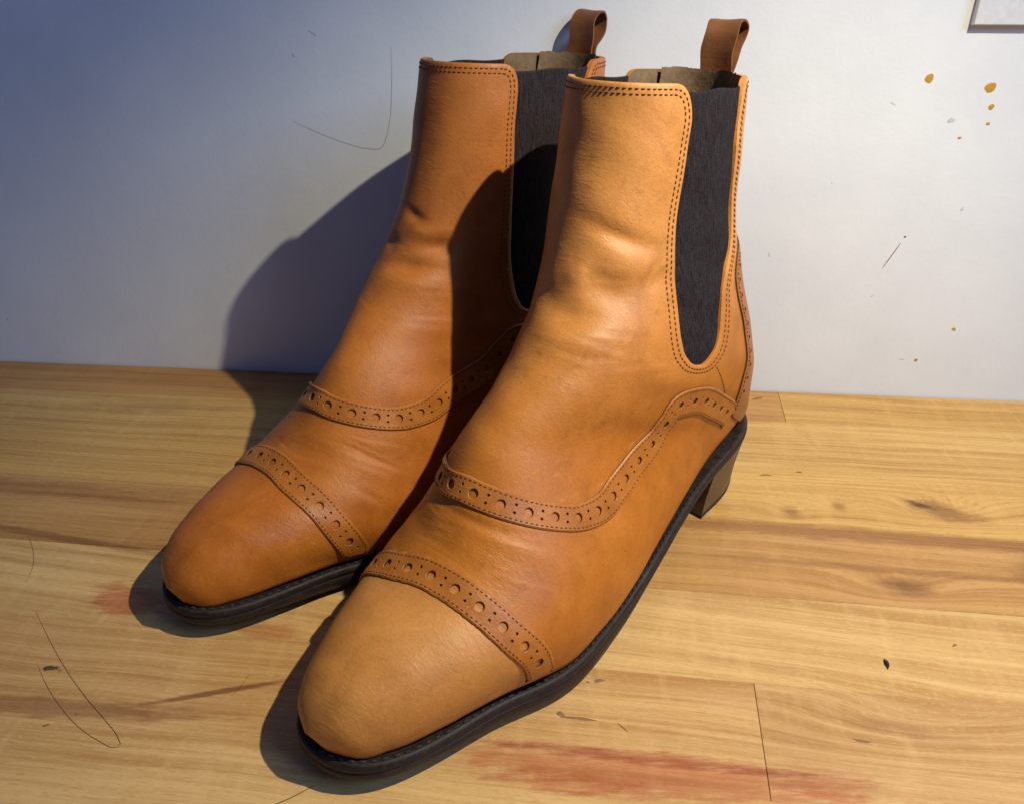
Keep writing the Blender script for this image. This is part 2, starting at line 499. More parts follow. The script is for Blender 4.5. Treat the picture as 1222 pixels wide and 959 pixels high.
def surf(s, th):
    p = spl(KN, ST, np.clip(s, 0, 1))
    th = np.mod(th, 2 * PI); lat = th <= PI
    a = np.where(lat, th, 2 * PI - th)
    w = np.where(lat, p[..., 4], p[..., 5]); qm = p[..., 6]
    low = a < PI / 2
    n = np.where(low, p[..., 7], p[..., 8])
    ca = np.abs(np.cos(a)); sa = np.abs(np.sin(a)); r = (ca ** n + sa ** n) ** (-1 / n)
    q = np.where(low, qm - qm * r * ca, qm + (1 - qm) * r * ca)
    y = w * r * sa * np.where(lat, 1, -1) + p[..., 9]
    return np.stack([p[..., 2] + (p[..., 0] - p[..., 2]) * q, y, p[..., 3] + (p[..., 1] - p[..., 3]) * q], -1)

def deriv(s, th):
    s = np.asarray(s, float); th = np.asarray(th, float)
    e1, e2 = 2e-3, 8e-3
    s0 = np.clip(s - e1, 0, 1); s1 = np.clip(s + e1, 0, 1)
    ds = (surf(s1, th) - surf(s0, th)) / (s1 - s0)[..., None]
    dt = (surf(s, th + e2) - surf(s, th - e2)) / (2 * e2)
    return ds, dt

def frame(s, th):
    s = np.asarray(s, float); th = np.asarray(th, float)
    P = surf(s, th); ds, dt = deriv(s, th)
    n = np.cross(dt, ds)
    n /= np.linalg.norm(n, axis=-1, keepdims=True) + 1e-12
    return P, n
_chk = frame(np.array([.1]), np.array([PI / 2]))[1][0]
NSIGN = 1.0 if _chk[1] > 0 else -1.0

def frm(s, th):
    P, n = frame(s, th)
    return P, n * NSIGN

def disp(s, th, W):
    d = np.zeros(np.broadcast(s, th).shape)
    for (amp, s0, t0, rs, rt, rot) in W:
        a = (s - s0) / .0274; b = (np.mod(th - t0 + PI, 2 * PI) - PI) / .22      # roughly centimetres
        c, n = math.cos(rot), math.sin(rot)
        u = a * c + b * n; v = -a * n + b * c
        d = d + amp * np.exp(-(u / rs) ** 2 - (v / rt) ** 2)
    d = d + .00022 * np.sin(61 * s + 3.1 * th + 2 * np.sin(17 * s)) * np.sin(2.3 * th + 23 * s) * (s < .9)
    return d

def pt(s, th, off, W):
    P, n = frm(s, th)
    return P + n * (off + disp(s, th, W))[..., None]

def solve(X, s, th, it=6):
    """closest surface parameters to points X"""
    for _ in range(it):
        P = surf(s, th); ds, dt = deriv(s, th); r = X - P
        a = (ds * ds).sum(-1); b = (ds * dt).sum(-1); c = (dt * dt).sum(-1)
        e = (ds * r).sum(-1); f = (dt * r).sum(-1)
        det = a * c - b * b + 1e-14
        s = np.clip(s + np.clip((c * e - b * f) / det, -.03, .03), 0, .999)
        th = th + np.clip((a * f - b * e) / det, -.25, .25)
    return s, th

def resample(P, step=None, n=None):
    P = np.asarray(P, float)
    L = np.r_[0, np.cumsum(np.linalg.norm(np.diff(P, axis=0), axis=1))]
    if n is None: n = max(2, int(round(L[-1] / step)) + 1)
    t = np.linspace(0, L[-1], n)
    return np.stack([np.interp(t, L, P[:, k]) for k in range(P.shape[1])], -1)

def smooth_path(C, step, fine=40):
    C = np.asarray(C, float)
    T = np.r_[0, np.cumsum(np.linalg.norm(np.diff(C, axis=0), axis=1))]
    return resample(spl(T, C, np.linspace(0, T[-1], len(C) * fine)), step)

def pip(P, poly):
    P = np.asarray(P); poly = np.asarray(poly)
    ins = np.zeros(len(P), bool)
    x, y = P[:, 0], P[:, 1]
    j = len(poly) - 1
    for i in range(len(poly)):
        xi, yi = poly[i]; xj, yj = poly[j]
        if yi != yj:
            m = ((yi > y) != (yj > y)) & (x < (xj - xi) * (y - yi) / (yj - yi) + xi)
            ins ^= m
        j = i
    return ins

def near_dist(P, Q):
    """distance of every P to the closest Q (chunked)"""
    P = np.asarray(P); Q = np.asarray(Q); out = np.empty(len(P))
    for a in range(0, len(P), 4000):
        out[a:a + 4000] = np.sqrt(((P[a:a + 4000, None] - Q[None]) ** 2).sum(-1)).min(1)
    return out

MX, MY = 45.0, 370.0       # parameter space to rough millimetres: X = th * MX, Y = s * MY

def cdt(points, edges):
    v, e, f, ov, oe, of = delaunay_2d_cdt([Vector((float(p[0]), float(p[1]))) for p in points], [(int(a), int(b)) for a, b in edges], [], 0, 1e-5)
    V = np.array([(q[0], q[1]) for q in v]); F = np.array([tuple(t) for t in f if len(t) == 3])
    inv = {}
    for k, lst in enumerate(ov):
        for q in lst: inv[q] = k
    return V, F, inv

def shell(points, edges, outer, holes, heights, loops, to3d, skirt):
    """triangulate, drop what lies outside or in holes, lift by heights, add walls down to skirt height on the loops"""
    V, F, inv = cdt(points, edges)
    cen = V[F].mean(1)
    keep = pip(cen, outer)
    for h in holes:
        b0 = h.min(0); b1 = h.max(0)
        m = keep & (cen[:, 0] > b0[0]) & (cen[:, 0] < b1[0]) & (cen[:, 1] > b0[1]) & (cen[:, 1] < b1[1])
        idx = np.where(m)[0]
        if len(idx): keep[idx[pip(cen[idx], h)]] = False
    F = F[keep]
    H = np.full(len(V), heights[1]); 
    for q, hh in heights[0].items():
        if q in inv: H[inv[q]] = hh
    X = to3d(V, H)
    verts = list(X); faces = [tuple(t) for t in F]
    # consistent orientation: counter-clockwise in the plane
    fo = []
    for t in faces:
        a, b, c = V[t[0]], V[t[1]], V[t[2]]
        if (b[0] - a[0]) * (c[1] - a[1]) - (b[1] - a[1]) * (c[0] - a[0]) < 0: t = (t[0], t[2], t[1])
        fo.append(t)
    faces = fo
    for loop, closed in loops:
        ids = [inv[q] for q in loop if q in inv]
        low = to3d(V[ids], np.full(len(ids), skirt))
        b0 = len(verts); verts += list(low)
        n = len(ids)
        for q in range(n if closed else n - 1):
            r = (q + 1) % n
            faces.append((ids[q], ids[r], b0 + r, b0 + q))
    return verts, faces, V, F

# ---- curves in (s, theta); outer side thetas below pi, the inner side mirrored
GORE_F = [(.003, 2.085), (.0403, 2.068), (.0769, 2.090), (.131, 2.117), (.1735, 2.135), (.2267, 2.142), (.2535, 2.132), (.3006, 2.108), (.322, 2.062), (.3345, 1.985)]
GORE_B = [(.3355, 1.930), (.3207, 1.832), (.2979, 1.755), (.2665, 1.695), (.2394, 1.630), (.2105, 1.480), (.1936, 1.370), (.147, 1.260), (.1291, 1.262), (.0752, 1.285), (.017, 1.235), (.003, 1.230)]
GORE_FM = [(.003, 2.085), (.036, 2.088), (.0763, 2.090), (.1087, 2.084), (.2016, 2.068), (.2523, 2.060), (.299, 2.030), (.330, 1.985), (.345, 1.93)]
GORE_BM = [(.346, 1.885), (.3307, 1.810), (.3, 1.75), (.2665, 1.69), (.2394, 1.62), (.2105, 1.480), (.1936, 1.370), (.147, 1.260), (.1291, 1.262), (.0752, 1.285), (.017, 1.235), (.003, 1.230)]
VAMP_L = [(.584, PI), (.588, 2.93), (.5925, 2.744), (.595, 2.462), (.591, 2.279), (.577, 2.169), (.536, 2.098), (.4716, 2.073), (.419, 2.066), (.391, 2.019), (.388, 1.890), (.4036, 1.7105), (.422, 1.575), (.434, 1.50)]
VAMP_M = [(.584, PI), (.588, 2.99), (.5885, 2.694), (.578, 2.411), (.553, 2.281), (.5127, 2.232), (.455, 2.14), (.415, 2.08), (.391, 1.99), (.388, 1.880), (.4036, 1.7105), (.422, 1.575), (.434, 1.50)]
CAP_L = [(.757, PI), (.757, 2.90), (.768, 2.567), (.7816, 2.268), (.791, 1.98), (.8067, 1.622), (.815, 1.35)]
CAP_M = [(.757, PI), (.768, 2.87), (.784, 2.472), (.805, 2.06), (.821, 1.573), (.828, 1.3)]

def both(Lc, Mc):
    """one path from the outer end over the ridge to the inner end"""
    return [(s, t) for s, t in reversed(Lc)] + [(s, 2 * PI - t) for s, t in Mc[1:]]

def st_path(ctrl, step):
    """ctrl (s,theta) -> evenly stepped planar path in rough millimetres"""
    return smooth_path([(t * MX, s * MY) for s, t in ctrl], step)

S_TOP = .004
def gore_edge(F, B):
    """planar path along the top line of the rear panel, round the gore and on to the front panel"""
    b = [(s, t) for s, t in reversed(B)]          # goes down the rear edge
    f = [(s, t) for s, t in reversed(F)]          # comes up the front edge
    tb = b[0][1]; tf = f[-1][1]
    pts = []
    def bez(p0, p1, p2, n=14):
        return [((1 - u) ** 2 * p0[0] + 2 * u * (1 - u) * p1[0] + u * u * p2[0], (1 - u) ** 2 * p0[1] + 2 * u * (1 - u) * p1[1] + u * u * p2[1]) for u in np.linspace(0, 1, n)]
    mid = st_path([p for p in b if p[0] > .02] + [p for p in f if p[0] > .03], .5)
    sb = (mid[0][1] / MY, mid[0][0] / MX); sf = (mid[-1][1] / MY, mid[-1][0] / MX)
    c1 = bez((S_TOP, tb - .16), (S_TOP, tb), sb)
    c2 = bez(sf, (S_TOP, tf), (S_TOP, tf + .20))
    P = [(0.0, S_TOP * MY)] + [(t * MX, s * MY) for s, t in c1] + [tuple(q) for q in mid[1:-1]] + [(t * MX, s * MY) for s, t in c2]
    return P

def capline():
    P = st_path(both(CAP_L, CAP_M), 1.5)
    P = np.concatenate([[[0.0, .835 * MY]], P, [[2 * PI * MX, .835 * MY]]])
    return resample(P, 1.6)

def tube_cap(verts, faces, a, b, n, r, flat=.8):
    """one stitch: a small lozenge from a to b lying on a surface of normal n"""
    t = b - a; L = np.linalg.norm(t)
    if L < 1e-6: return
    t = t / L; u = np.cross(n, t); u /= np.linalg.norm(u) + 1e-9
    base = len(verts)
    for q, (k, rr, up) in enumerate(((0, .35, -.5), (.22, 1, .25), (.78, 1, .25), (1, .35, -.5))):
        c = a + t * L * k + n * r * up
        for m in range(5):
            an = 2 * PI * m / 5
            verts.append(c + u * r * rr * math.cos(an) + n * r * rr * flat * math.sin(an))
    for q in range(3):
        for m in range(5):
            faces.append((base + q * 5 + m, base + q * 5 + (m + 1) % 5, base + q * 5 + 5 + (m + 1) % 5, base + q * 5 + 5 + m))
    faces.append(tuple(base + m for m in range(4, -1, -1))); faces.append(tuple(base + 15 + m for m in range(5)))

def build_boot(label, loc, ang, mirror, W, mats, seed):
    rnd = random.Random(seed); nrs = np.random.RandomState(seed)
    root = empty('ankle_boot', loc, ang)
    tag(root, label, 'boot', 'pair of tan ankle boots')
    def bend(V):
        sm = lambda t: np.clip(t, 0, 1) ** 2 * (3 - 2 * np.clip(t, 0, 1))
        t = sm((V[:, 0] - .185) / .095)          # toe settles closer to the table
        b = sm((V[:, 2] - .105) / .10) * sm((.085 - V[:, 0]) / .075)
        V[:, 0] += (0 if mirror else -.0014) * t - mats.get('lean', 0) * b
        V[:, 1] += (.0040 if mirror else -.0028) * t
        V[:, 2] -= (.0032 if mirror else .0042) * t
        return V
    def fix(verts, faces):
        V = bend(np.asarray(verts, float).copy())
        if mirror:
            V[:, 1] *= -1
            faces = [tuple(reversed(f)) for f in faces]
        return V, faces
    def part(name, verts, faces, mat, parent=root, sharp=35, weld=None, edge_from=None):
        V, F = fix(verts, faces)
        o = mesh_obj(name, V, F, mat, parent, True, sharp, weld)
        if edge_from is not None:               # cut edges show raw leather
            o.data.materials.append(M_raw)
            for p in o.data.polygons[edge_from:]: p.material_index = 1
        return o
    def dom(V, H):
        return pt(V[:, 1] / MY, V[:, 0] / MX, np.asarray(H, float), W)

    stv, stf = [], []          # stitches of the upper
    def stitch_row(path2d, off, pitch, length, r, jit=.12, mapper=None):
        P2 = resample(path2d, .25)
        X = (mapper or dom)(P2, np.full(len(P2), off))
        L = np.r_[0, np.cumsum(np.linalg.norm(np.diff(X, axis=0), axis=1))]
        if mapper is None:
            N = frm(P2[:, 1] / MY, P2[:, 0] / MX)[1]
        else:
            N = mapper(P2, np.full(len(P2), off + .001)) - X
            N /= np.linalg.norm(N, axis=1)[:, None]
        t = .0006
        while t + length < L[-1]:
            a = t + rnd.uniform(-jit, jit) * pitch * .3; b = a + length * rnd.uniform(.88, 1.08)
            pa = np.array([np.interp(a, L, X[:, q]) for q in range(3)]); pb = np.array([np.interp(b, L, X[:, q]) for q in range(3)])
            nn = np.array([np.interp(a, L, N[:, q]) for q in range(3)]); nn /= np.linalg.norm(nn)
            if nn is not None: tube_cap(stv, stf, pa, pb, nn, r)
            t += pitch

    # ---------------- upper (vamp and quarters), cut out round the gores
    pl = gore_edge(GORE_F, GORE_B)
    pm = gore_edge(GORE_FM, GORE_BM)
    lat = np.array(pl); med = np.array(pm)[::-1].copy(); med[:, 0] = 2 * PI * MX - med[:, 0]
    path = resample(np.concatenate([lat, med]), 1.1)
    cap = capline()
    seam_s = np.linspace(S_TOP * MY, cap[0, 1], 180)
    T = np.gradient(path, axis=0); T /= np.linalg.norm(T, axis=1)[:, None]
    ring = path + .55 * np.stack([-T[:, 1], T[:, 0]], 1)
    ring = ring[3:-3]
    outer = np.concatenate([path, np.stack([np.full(178, 2 * PI * MX), seam_s[1:-1]], 1), cap[::-1], np.stack([np.zeros(178), seam_s[1:-1][::-1]], 1)])
    gx, gy = np.meshgrid(np.linspace(0, 2 * PI * MX, 176)[1:-1], np.linspace(S_TOP * MY, .85 * MY, 200))
    gx = gx + (np.arange(200)[:, None] % 2) * .8
    G = np.stack([gx.ravel(), gy.ravel()], 1)
    G = G[(G[:, 0] > .9) & (G[:, 0] < 2 * PI * MX - .9)]
    G = G[pip(G, outer)]
    G = G[(near_dist(G, path) > 1.15) & (near_dist(G, cap) > .9)]
    no = len(outer); pts = np.concatenate([outer, ring, G])
    edges = [(q, (q + 1) % no) for q in range(no)]
    hts = {q: -.0006 for q in range(len(path))}
    hts.update({no + q: -.00014 for q in range(len(ring))})
    v, f, V2, F2 = shell(pts, edges, outer, [], (hts, 0.0), [(list(range(len(path))), False)], dom, -.0030)
    up = part('upper', v, f, mats['upper'], weld=1e-5, sharp=50)
    # lining: the same panels turned inwards
    sel = [tuple(t) for t in F2 if (V2[t][:, 1] < .42 * MY).all()]
    lin = part('lining', dom(V2, np.full(len(V2), -.0029)), sel, M_lining, weld=1e-5)
    # ---------------- toe cap
    cs = np.concatenate([cap])
    ths = cs[:, 0] / MX; s0 = cs[:, 1] / MY
    rows = 46
    vv = []
    for q in range(rows):
        u = q / (rows - 1)
        ss = s0 + (1 - s0) * (1 - (1 - u) ** 1.25)
        vv.append(pt(np.minimum(ss, .9995), ths, np.zeros(len(ss)), W))
    n = len(cs); vv = np.concatenate(vv)
    ff = [(q * n + m, q * n + m + 1, (q + 1) * n + m + 1, (q + 1) * n + m) for q in range(rows - 1) for m in range(n - 1)]
    part('toe_cap', vv, ff, mats['cap'], weld=2e-5)

    # ---------------- gores
    for F, B, side in ((GORE_F, GORE_B, 1), (GORE_FM, GORE_BM, -1)):
        ff_ = np.array(F); bb_ = np.array(sorted(B))
        srow = np.linspace(.0135, .352, 150); nc = 44
        tf = np.interp(srow, ff_[:, 0], ff_[:, 1]) + .055; tb = np.interp(srow, bb_[:, 0], bb_[:, 1]) - .055
        u = np.linspace(0, 1, nc)
        TH = tb[:, None] + (tf - tb)[:, None] * u; SS = np.repeat(srow[:, None], nc, 1)
        SS[0] += .0012 * np.sin(u * 9); 
        if side < 0: TH = 2 * PI - TH
        belly = -.0018 + .0004 * np.sin(u * PI)[None] + 0 * SS + .00025 * np.sin(SS * 90 + TH * 3)
        # inner ends dive under the leather
        Xo = pt(SS, TH, belly, W); Xi = pt(SS, TH, belly - .0011, W)
        Xt = pt(SS[0] - .002, TH[0], belly[0] - .0005, W)
        V = np.concatenate([Xo.reshape(-1, 3), Xi.reshape(-1, 3), Xt])
        nr = len(srow); o2 = nr * nc; o3 = 2 * o2
        fc = []
        for a in range(nr - 1):
            for b in range(nc - 1):
                q = (a * nc + b, a * nc + b + 1, (a + 1) * nc + b + 1, (a + 1) * nc + b)
                fc.append(q if side > 0 else q[::-1]); 
                q2 = tuple(o2 + e for e in q[::-1]); fc.append(q2 if side > 0 else q2[::-1])
        for b in range(nc - 1):
            fc.append((b, o3 + b, o3 + b + 1, b + 1)); fc.append((o3 + b, o2 + b, o2 + b + 1, o3 + b + 1))
        g = part('elastic_gore', V, fc, M_gore, sharp=60)

    # stitching round the gores and along the top line
    T = np.gradient(path, axis=0); T /= np.linalg.norm(T, axis=1)[:, None]
    Nn = np.stack([-T[:, 1], T[:, 0]], 1)
    for d in (2.0, 3.9):
        q = path + Nn * d
        q = q[(q[:, 0] > 14) & (q[:, 0] < 2 * PI * MX - 14)]
        stitch_row(q, .0001, .0023, .0016, .00027)
    # short seam from gore down to the heel seat
    for c in ([(.340, 1.805), (.3558, 1.752), (.3829, 1.668), (.412, 1.57)],):
        stitch_row(st_path(c, .5), .0001, .0022, .0015, .00026)
        stitch_row(st_path([(s, 2 * PI - t) for s, t in c], .5), .0001, .0022, .0015, .00026)

    # ---------------- perforated bands
    def band(name, ctrl, width, mat, thick=.0010, pitch=11.0, big=1.85, rag=0.0, lift=None, grow=0.0):
        ctr = smooth_path([(t * MX, s * MY) for s, t in ctrl], .4)
        S = ctr[:, 1] / MY; TH = ctr[:, 0] / MX
        C = surf(S, TH)
        L = np.r_[0, np.cumsum(np.linalg.norm(np.diff(C, axis=0), axis=1))] * 1000
        n = int(L[-1] / .5); u = np.linspace(0, L[-1], n)
        S = np.interp(u, L, S); TH = np.interp(u, L, TH)
        C, N = frm(S, TH)
        ker = np.ones(9) / 9
        Tn = np.gradient(C, axis=0)
        for q in range(3):
            pad = np.pad(Tn[:, q], 4, mode='edge'); Tn[:, q] = np.convolve(pad, ker, 'valid')
        Tn /= np.linalg.norm(Tn, axis=1)[:, None]
        Bn = np.cross(N, Tn); Bn /= np.linalg.norm(Bn, axis=1)[:, None]
        # v>0 side should look towards the shaft (smaller s)
        sg = 1.0
        ds, _ = deriv(S, TH)
        if (Bn * ds).sum(-1).mean() > 0: sg = -1.0
        def mapper(Q, H):
            H = np.asarray(H, float)
            c = np.stack([np.interp(Q[:, 0], u, C[:, k]) for k in range(3)], 1)
            b = np.stack([np.interp(Q[:, 0], u, Bn[:, k]) for k in range(3)], 1) * sg
            s_ = np.interp(Q[:, 0], u, S); t_ = np.interp(Q[:, 0], u, TH)
            X = c + b * (Q[:, 1] / 1000)[:, None]
            s_, t_ = solve(X, s_, t_)
            hh = H.copy()
            if lift is not None:
                w_ = np.exp(-((t_ - lift[0]) / lift[1]) ** 2) * np.clip(Q[:, 1] / (width / 2), 0, 1) ** 3
                hh = hh + np.where(H > 0, lift[2] * w_, 0)
            return pt(s_, t_, hh, W)
        hw = width / 2; Ln = u[-1]
        ue = np.arange(0, Ln, .8); ne = len(ue)
        wide = lambda q: hw * (1 + grow * np.clip((np.abs(q - Ln / 2) - 42) / 34, 0, 1))
        hv = wide(ue)
        jag = lambda amp: nrs.uniform(-1, 1, ne) * amp
        e_top = np.stack([ue, hv + jag(.06) + rag * jag(.40)], 1)
        e_bot = np.stack([ue, -hv + jag(.06) + rag * jag(.12)], 1)
        outer = np.concatenate([e_bot, e_top[::-1]])
        r_top = np.stack([ue, hv - .55], 1); r_bot = np.stack([ue, -hv + .55], 1)
        pts = [outer]; no = len(outer); edges = [(q, (q + 1) % no) for q in range(no)]
        H = {q: thick - .0005 for q in range(no)}
        holes, loops = [], [(list(range(no)), True)]
        cnt = no
        mid = Ln / 2
        kmax = int(mid / pitch)
        def hole(cx, cy, r, m):
            nonlocal cnt
            an = np.linspace(0, 2 * PI, m, endpoint=False)
            for rr, h in ((r, thick - .0002), (r + .22 if r > 1 else r + .12, thick)):
                P = np.stack([cx + rr * np.cos(an), cy + rr * np.sin(an)], 1)
                if h != thick:
                    holes.append(P); loops.append((list(range(cnt, cnt + m)), True))
                    edges.extend((cnt + q, cnt + (q + 1) % m) for q in range(m))
                    H.update({cnt + q: h for q in range(m)})
                pts.append(P); cnt += m
        for k in range(-kmax, kmax + 1):
            cx = mid + k * pitch
            if 3 < cx < Ln - 3:
                hole(cx + rnd.uniform(-.15, .15), rnd.uniform(-.12, .12), big * (1 - .16 * min(1, max(0, (abs(cx - mid) - 60) / 40))), 18)
            c2 = cx + pitch / 2
            if 2 < c2 < Ln - 2:
                hole(c2 + rnd.uniform(-.1, .1), 1.55, .55, 8); hole(c2 + rnd.uniform(-.1, .1), -1.55, .55, 8)
        gx, gy = np.meshgrid(np.arange(.8, Ln - .4, 1.25), np.linspace(-hw + 1.3, hw - 1.3, 8))
        gy = gy * (wide(gx) - 1.3) / (hw - 1.3)
        G = np.stack([gx.ravel(), gy.ravel()], 1)
        allh = np.concatenate(pts[1:]) if len(pts) > 1 else np.zeros((1, 2)) - 99
        G = G[near_dist(G, allh) > .45]
        for h in holes:
            b0 = h.min(0); b1 = h.max(0)
            m = (G[:, 0] > b0[0]) & (G[:, 0] < b1[0]) & (G[:, 1] > b0[1]) & (G[:, 1] < b1[1])
            G = G[~m]
        pts += [r_top[1:-1], r_bot[1:-1], G]
        v, f, V2, F2 = shell(np.concatenate(pts), edges, outer, holes, (H, thick), loops, mapper, -.0004)
        ob = part(name, v, f, mat, sharp=38, edge_from=len(F2))
        for sg_ in (1, -1):
            stitch_row(np.array([(q, sg_ * (wide(q) - 1.35)) for q in np.arange(1, Ln - 1, .5)]), thick, .0021, .0014, .00026, mapper=mapper)
        return ob
    band('vamp_band', both(VAMP_L, VAMP_M), 10.6, mats['band'], lift=mats.get('lift'), grow=.30)
    band('toe_band', both(CAP_L, CAP_M), 12.1, mats['band'], rag=mats.get('rag', 0))

    # ---------------- heel counter strip with small punched holes
    edge = [(.128, .16), (.165, .30), (.185, .80), (.200, 1.16), (.220, 1.31), (.25, 1.37), (.3, 1.345), (.34, 1.365), (.37, 1.42), (.425, 1.47)]
    e1 = st_path(edge, 1.1)
    e0 = np.array([(t * MX, .128 * MY) for t in np.linspace(-.16, .16, 12)])[1:-1]
    e2 = e1.copy(); e2[:, 0] *= -1
    bot = np.array([(t * MX, (.425 + .045 * max(0.0, 1 - (t / 1.47) ** 2) ** .6) * MY) for t in np.linspace(1.47, -1.47, 80)])[1:-1]
    outer = np.concatenate([e0, e1, bot, e2[::-1]])
    no = len(outer); edges = [(q, (q + 1) % no) for q in range(no)]
    gx, gy = np.meshgrid(np.arange(-70, 70, 1.9), np.arange(.128 * MY, .47 * MY, 1.9))
    G = np.stack([gx.ravel(), gy.ravel()], 1); G = G[pip(G, outer)]; G = G[near_dist(G, outer) > 1.2]
    T1 = np.gradient(e1, axis=0); T1 /= np.linalg.norm(T1, axis=1)[:, None]
    inn = e1 + np.stack([-T1[:, 1], T1[:, 0]], 1) * 4.4
    inn = resample(inn[inn[:, 1] > .205 * MY], 7.5)
    holes = []; plist = [outer]; cnt = no; loops = [(list(range(no)), True)]; H = {q: .0008 for q in range(no)}
    an = np.linspace(0, 2 * PI, 10, endpoint=False)
    for sx in (1, -1):
        for c in inn:
            if c[1] > .40 * MY: continue
            P = np.stack([sx * c[0] + 1.1 * np.cos(an), c[1] + 1.1 * np.sin(an)], 1)
            holes.append(P); plist.append(P); loops.append((list(range(cnt, cnt + 10)), True))
            edges += [(cnt + q, cnt + (q + 1) % 10) for q in range(10)]; cnt += 10
    hp = np.concatenate(holes); G = G[near_dist(G, hp) > .6]
    for h in holes: G = G[~pip(G, h)]
    v, f, _, F2 = shell(np.concatenate(plist + [G]), edges, outer, holes, (H, .0012), loops, dom, -.0004)
    part('heel_counter', v, f, M_counter, sharp=38, edge_from=len(F2))
    q = e1 + np.stack([-T1[:, 1], T1[:, 0]], 1) * 1.6
    q = q[q[:, 1] > .2 * MY]
    for sx in (1, -1):
        qq = q.copy(); qq[:, 0] *= sx
        stitch_row(qq, .0012, .0022, .0015, .00025)

    V, F = fix(stv, stf)
    so = mesh_obj('stitching', V, F, M_thread, root); so["kind"] = 'stuff'

    # ---------------- pull tab
    path_xz = np.array([(.0128, .192), (.0126, .205), (.0128, .2155), (.0124, .2225), (.0106, .2290), (.0072, .2325), (.0024, .2328), (-.0008, .2298), (-.0002, .2258), (.0038, .2205), (.0080, .2160), (.0098, .2120), (.0106, .200)])
    pp = smooth_path(path_xz, .0009)
    tn = np.gradient(pp, axis=0); tn /= np.linalg.norm(tn, axis=1)[:, None]
    nn = np.stack([-tn[:, 1], tn[:, 0]], 1); th_ = .00075
    ys = np.linspace(-.0078, .0078, 9)
    V, F = [], []
    m = len(pp)
    for layer in (1, -1):
        for q in range(m):
            for y in ys:
                edge_in = 1 - .35 * (abs(y) > .0077)
                bow = .0012 * (1 - (y / .0078) ** 2)
                p = pp[q] + nn[q] * layer * th_ * edge_in
                V.append((p[0] - bow, y + .0004 * math.sin(q * .35), p[1] + .0006 * math.sin(y * 210 + q * .1)))
    ny = len(ys)
    for layer in (0, 1):
        b = layer * m * ny
        for q in range(m - 1):
            for y in range(ny - 1):
                t = (b + q * ny + y, b + q * ny + y + 1, b + (q + 1) * ny + y + 1, b + (q + 1) * ny + y)
                F.append(t if layer == 0 else t[::-1])
    o2 = m * ny
    for q in range(m - 1):
        for y in (0, ny - 1):
            t = (q * ny + y, (q + 1) * ny + y, o2 + (q + 1) * ny + y, o2 + q * ny + y)
            F.append(t if y == 0 else t[::-1])
    part('pull_tab', V, F, M_tab, sharp=45)
    # webbing sewn inside the back, frayed along its upper edge
    V, F = [], []
    tt = np.linspace(-.78, .78, 60)
    fr = np.convolve(nrs.uniform(-.0035, .0035, 64), np.ones(5) / 5, 'valid')
    for row, s_ in enumerate((.001, .012, .03, .05)):
        ss = np.full(60, s_) + (fr if row == 0 else 0)
        V.append(pt(np.clip(ss, 0, 1), tt, np.full(60, -.0040 - .0012 * (row < 2) + 0.0) + 60 * [0], W))
    V = np.concatenate(V)
    F = [(r * 60 + c, (r + 1) * 60 + c, (r + 1) * 60 + c + 1, r * 60 + c + 1) for r in range(3) for c in range(59)]
    part('heel_webbing', V, F, M_lining)

    # ---------------- sole
    zx = [-.02, .0101, .0404, .0752, .1145, .154, .188, .2215, .2466, .265, .30]
    zz = [.0425, .0402, .0360, .0303, .0226, .0146, .0130, .0154, .0173, .0186, .0208]
    zt = lambda x: spl(zx, zz, np.asarray(x, float))[..., 0]
    tx = [-.02, .07, .12, .17, .20, .25, .30]; tz = [.0046, .0052, .0080, .0122, .0122, .0088, .0076]
    thk = lambda x: np.interp(x, tx, tz)
    zb = lambda x: np.maximum(zt(x) - thk(x), 0.0)
    s_ = np.linspace(.25, .999, 420)[:, None]; t_ = np.linspace(0, 2 * PI, 360, endpoint=False)[None]
    X = surf(s_ + 0 * t_, t_ + 0 * s_)
    pts2 = []
    for lev, ax in ((.0008, 0), (.0008, 1), (.005, 0), (.005, 1), (.010, 0), (.010, 1), (.015, 0), (.015, 1)):
        fv = X[..., 2] - zt(X[..., 0]) - lev
        f2 = np.roll(fv, -1, ax); X2 = np.roll(X, -1, ax); mk = fv * f2 < 0
        if ax == 0: mk[-1] = False
        t = (fv / (fv - f2 + 1e-15))[mk][:, None]
        q2 = (X[mk] * (1 - t) + X2[mk] * t)[:, :2]
        if lev > .001:
            q2 = q2[q2[:, 0] < .215]
            q2[:, 1] *= 1 - .10 * np.clip((q2[:, 0] - .10) / .10, 0, 1)
        pts2.append(q2)
    Q = np.concatenate(pts2)
    # polar ordering round a centre line point; outermost crossing wins
    cx = np.clip(Q[:, 0], .045, .225)
    def loop_from(Q):
        ang_ = np.arctan2(Q[:, 1], Q[:, 0] - .14)
        bins = 300; R = np.full(bins, np.nan)
        rad = np.hypot(Q[:, 0] - .14, Q[:, 1]); ib = ((ang_ + PI) / (2 * PI) * bins).astype(int) % bins
        for b in range(bins):
            mm = ib == b
            if mm.any(): R[b] = rad[mm].max()
        idx = np.arange(bins); ok = ~np.isnan(R)
        R = np.interp(idx, np.r_[idx[ok] - bins, idx[ok], idx[ok] + bins], np.r_[R[ok], R[ok], R[ok]])
        a = (idx + .5) / bins * 2 * PI - PI
        return np.stack([.14 + R * np.cos(a), R * np.sin(a)], 1)
    lp = loop_from(Q)
    lp = resample(np.concatenate([lp, lp[:1]]), n=261)[:-1]
    for _ in range(22): lp = .5 * lp + .25 * (np.roll(lp, 1, 0) + np.roll(lp, -1, 0))
    tg = np.roll(lp, -1, 0) - np.roll(lp, 1, 0); tg /= np.linalg.norm(tg, axis=1)[:, None]
    on = np.stack([tg[:, 1], -tg[:, 0]], 1)          # outward (loop runs counter-clockwise)
    for _ in range(8): on = .5 * on + .25 * (np.roll(on, 1, 0) + np.roll(on, -1, 0))
